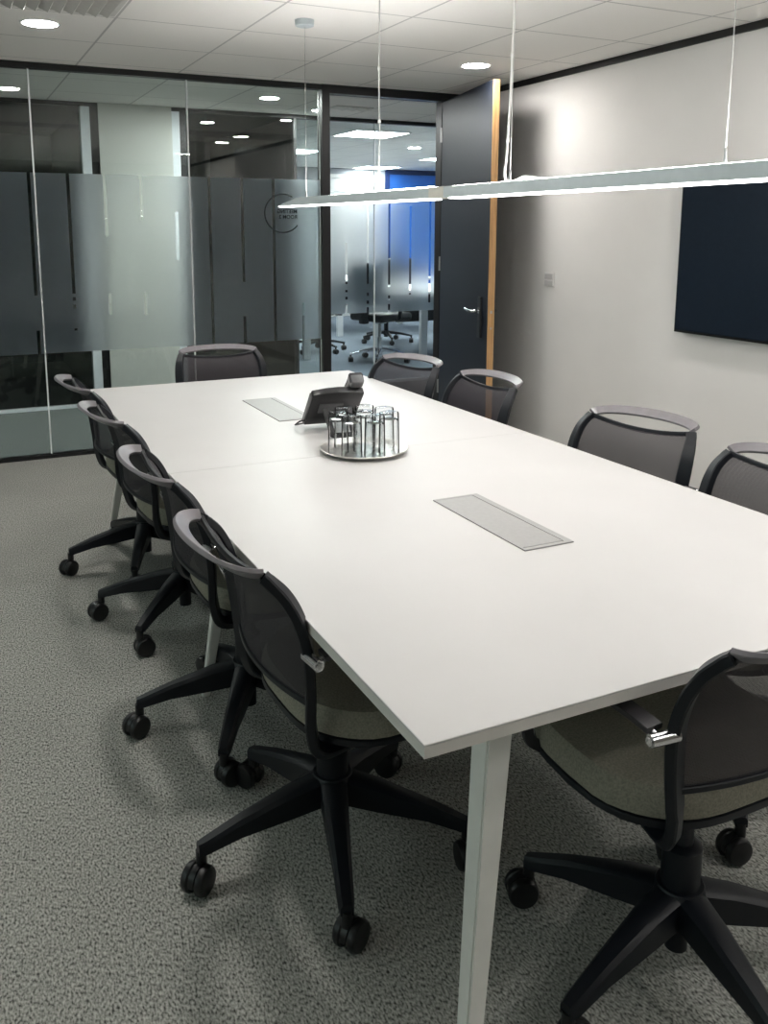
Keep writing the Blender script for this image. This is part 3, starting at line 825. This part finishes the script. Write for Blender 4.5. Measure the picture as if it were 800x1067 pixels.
def vent(label, x0, x1, y0, y1, n=8):
    t = thing('air_vent', label, 'air vent', ((x0+x1)/2, (y0+y1)/2, CEIL)); w, l = (x1-x0)/2, (y1-y0)/2
    bm = bmesh.new()
    for a in ((-w, w, -l, -l+.02), (-w, w, l-.02, l), (-w, -w+.02, -l+.02, l-.02), (w-.02, w, -l+.02, l-.02)): add_box(bm, *a, -.008, -.0005)
    obj('frame', bm, M['vent'], t)
    for i in range(n):
        x = -w+.03+(2*w-.06)*(i+.5)/n; bm = bmesh.new()
        dx = (2*w-.06)/n*.42
        q = [bm.verts.new(p) for p in ((x-dx, -l+.02, -.003), (x+dx, -l+.02, -.022), (x+dx+.003, -l+.02, -.020), (x-dx+.003, -l+.02, -.001), (x-dx, l-.02, -.003), (x+dx, l-.02, -.022), (x+dx+.003, l-.02, -.020), (x-dx+.003, l-.02, -.001))]
        for f in ((3,2,1,0),(4,5,6,7),(0,1,5,4),(1,2,6,5),(2,3,7,6),(3,0,4,7)): bm.faces.new([q[k] for k in f])
        obj('louvre', bm, M['vent'], t)
vent('square louvred air vent in the ceiling at the top left corner', .22, .78, 3.70, 4.27, 10)
vent('small white rectangular air vent in the hall ceiling, right of the dark post', 2.84, 3.16, 6.52, 6.68, 3)

# ------------------------------------------------------------------ open office across the hall
def panel(label, x, y):
    t = thing('ceiling_panel', label, 'ceiling light', (x, y, CEIL), 0, 'square light panels in the office ceiling')
    bm = bmesh.new()
    for a in ((-.3, .3, -.3, -.285), (-.3, .3, .285, .3), (-.3, -.285, -.285, .285), (.285, .3, -.285, .285)): add_box(bm, *a, -.010, -.0005)
    obj('frame', bm, M['trimw'], t)
    obj('diffuser', box(-.285, .285, -.285, .285, -.008, -.001), M['light_panel'], t)
panel('bright square ceiling panel nearest in the open office, through the doorway', 3.99, 8.30)
panel('bright square ceiling panel deep in the office, above the pale office door', 6.20, 13.0-.3)
panel('bright square ceiling panel in the office, at the edge of the door leaf', 6.32, 10.75)
panel('bright square ceiling panel in the office, seen left of the dark post', 3.98, 10.50)
panel('bright square ceiling panel in the office, hidden behind the door leaf', 6.4, 8.3)
panel('bright square ceiling panel at the far right of the office', 8.6, 9.6)
od = bpy.data.objects.new('door_2', None); COL.objects.link(od); od['kind'] = 'structure'; od.location = (5.95, YF-.001, 0)
obj('door_leaf', box(-.40, .36, -.03, 0, .01, 2.18, .003), M['officedoor'], od)
bm = bmesh.new(); add_box(bm, -.46, -.40, -.045, 0, 0, 2.24); add_box(bm, .36, .42, -.045, 0, 0, 2.24); add_box(bm, -.40, .36, -.045, 0, 2.18, 2.24)
obj('door_frame', bm, M['officedoor'], od)

def desk(label, x0, x1, y0, y1):
    t = thing('office_desk', label, 'desk', ((x0+x1)/2, (y0+y1)/2, 0), 0, 'office desks'); w, l = (x1-x0)/2, (y1-y0)/2
    obj('desktop', box(-w, w, -l, l, .715, .74, .003), M['trimw'], t)
    for sx in (-1, 1):
        for sy in (-1, 1):
            obj('leg', box(min(sx*(w-.03), sx*(w-.11)), max(sx*(w-.03), sx*(w-.11)), min(sy*(l-.03), sy*(l-.08)), max(sy*(l-.03), sy*(l-.08)), 0, .715, .003), M['deskgrey'], t)
    obj('modesty_panel', box(-w+.03, w-.03, -.01, .01, .36, .714), M['dark'], t)
desk('grey legged office desk behind the chrome based chair, through the doorway', 4.55, 6.15, 8.25, 9.50)
desk('white legged office desk seen left of the dark post beyond the glass', 3.02, 3.56, 8.80, 10.1)
desk('grey legged office desk at the back of the open office', 4.60, 6.2, 10.6, 11.8)

def task_chair(label, x, y, rz, base_m, st, arms=True):
    t = thing('office_chair', label, 'chair', (x, y, 0), rz, 'office chairs beyond the hall')
    bm = bmesh.new(); add_box(bm, -.245, .245, -.22, .25, .44, .53, .035, 4); obj('seat', bm, M['plastic'], t, smooth=True)
    bm = bmesh.new(); add_box(bm, -.22, .22, -.27, -.21, .60, 1.05, .028, 4); add_box(bm, -.04, .04, -.28, -.20, .42, .66, .01); obj('backrest', bm, M['plastic'], t, smooth=True)
    for s in (-1, 1):
        bm = bmesh.new(); sweep(bm, smooth_path([(s*.24, .0, .46), (s*.29, .0, .50), (s*.29, .0, .66)], 5), .03, .04, (0, 1, 0))
        add_box(bm, s*.29-.04, s*.29+.04, -.10, .14, .66, .69, .01); obj('armrest', bm, M['plastic'], t, smooth=True)
    bm = bmesh.new(); add_lathe(bm, [(0,.07),(.028,.07),(.028,.26),(.018,.262),(.018,.40),(.07,.41),(.09,.44),(0,.44)], 20)
    obj('gas_column', bm, base_m, t, smooth=True)
    bm = bmesh.new(); add_lathe(bm, [(0,.10),(.04,.10),(.04,.15),(0,.155)], 20)
    for k in range(5):
        a = st+2*PI*k/5
        sweep(bm, [(.02*math.cos(a), .02*math.sin(a), .13), (.18*math.cos(a), .18*math.sin(a), .115), (.325*math.cos(a), .325*math.sin(a), .085)], [.042, .034, .024], [.036, .028, .02], (0,0,1))
    sb = obj('star_base', bm, base_m, t, smooth=True)
    for k in range(5):
        a = st+2*PI*k/5; bm = bmesh.new(); cx, cy = .315*math.cos(a), .315*math.sin(a)
        m2 = Matrix.Translation((cx, cy, .03)) @ Matrix.Rotation(a, 4, 'Z') @ Matrix.Rotation(R(90), 4, 'Y')
        add_lathe(bm, [(0,-.025),(.026,-.025),(.03,-.02),(.03,.02),(.026,.025),(0,.025)], 20, mtx=m2); add_cyl(bm, (cx, cy, .05), (cx, cy, .09), .01)
        obj('caster', bm, M['caster'], t, smooth=True)
    return t
task_chair('black office chair with a chrome star base, through the doorway', 4.16, 8.43, R(-70), M['chrome'], R(20))
task_chair('black office chair with a black base, half hidden by the dark post', 3.86, 9.42, R(60), M['plastic'], R(10))
task_chair('black office chair with a black base at the back desk, beside the door leaf', 4.95, 9.85, R(0), M['plastic'], R(40))

# ------------------------------------------------------------------ world, camera
S.cycles.max_bounces = 16; S.cycles.transparent_max_bounces = 48; S.cycles.transmission_bounces = 12; S.cycles.diffuse_bounces = 6
wd = bpy.data.worlds.new('world'); S.world = wd; wd.use_nodes = True
wd.node_tree.nodes['Background'].inputs[0].default_value = (.82, 1.0, .98, 1); wd.node_tree.nodes['Background'].inputs[1].default_value = 1.0
cam = bpy.data.cameras.new('camera'); co = bpy.data.objects.new('camera', cam); COL.objects.link(co); S.camera = co
fpx, ccx, ccy = 923.96, 385.21, 402.34
cam.sensor_fit = 'HORIZONTAL'; cam.sensor_width = 36; cam.lens = fpx/800*36
cam.shift_x = (400-ccx)/800; cam.shift_y = -(533.5-ccy)/800
cam.clip_start = .05; cam.clip_end = 60
yaw, pit, rol = .447194, .175569, .001336
fw = Vector((math.sin(yaw)*math.cos(pit), math.cos(yaw)*math.cos(pit), -math.sin(pit)))
rt = Vector((math.cos(yaw), -math.sin(yaw), 0)); up = rt.cross(fw)
rt, up = rt*math.cos(rol)+up*math.sin(rol), -rt*math.sin(rol)+up*math.cos(rol)
mm = Matrix.Identity(4)
for i in range(3):
    mm[i][0] = rt[i]; mm[i][1] = up[i]; mm[i][2] = -fw[i]
mm[2][3] = H
co.matrix_world = mm
S.view_settings.view_transform = 'Standard'
try: S.view_settings.look = 'None'
except Exception: pass
S.view_settings.exposure = 0.5; S.view_settings.gamma = 1.0; S.view_settings.use_curve_mapping = False
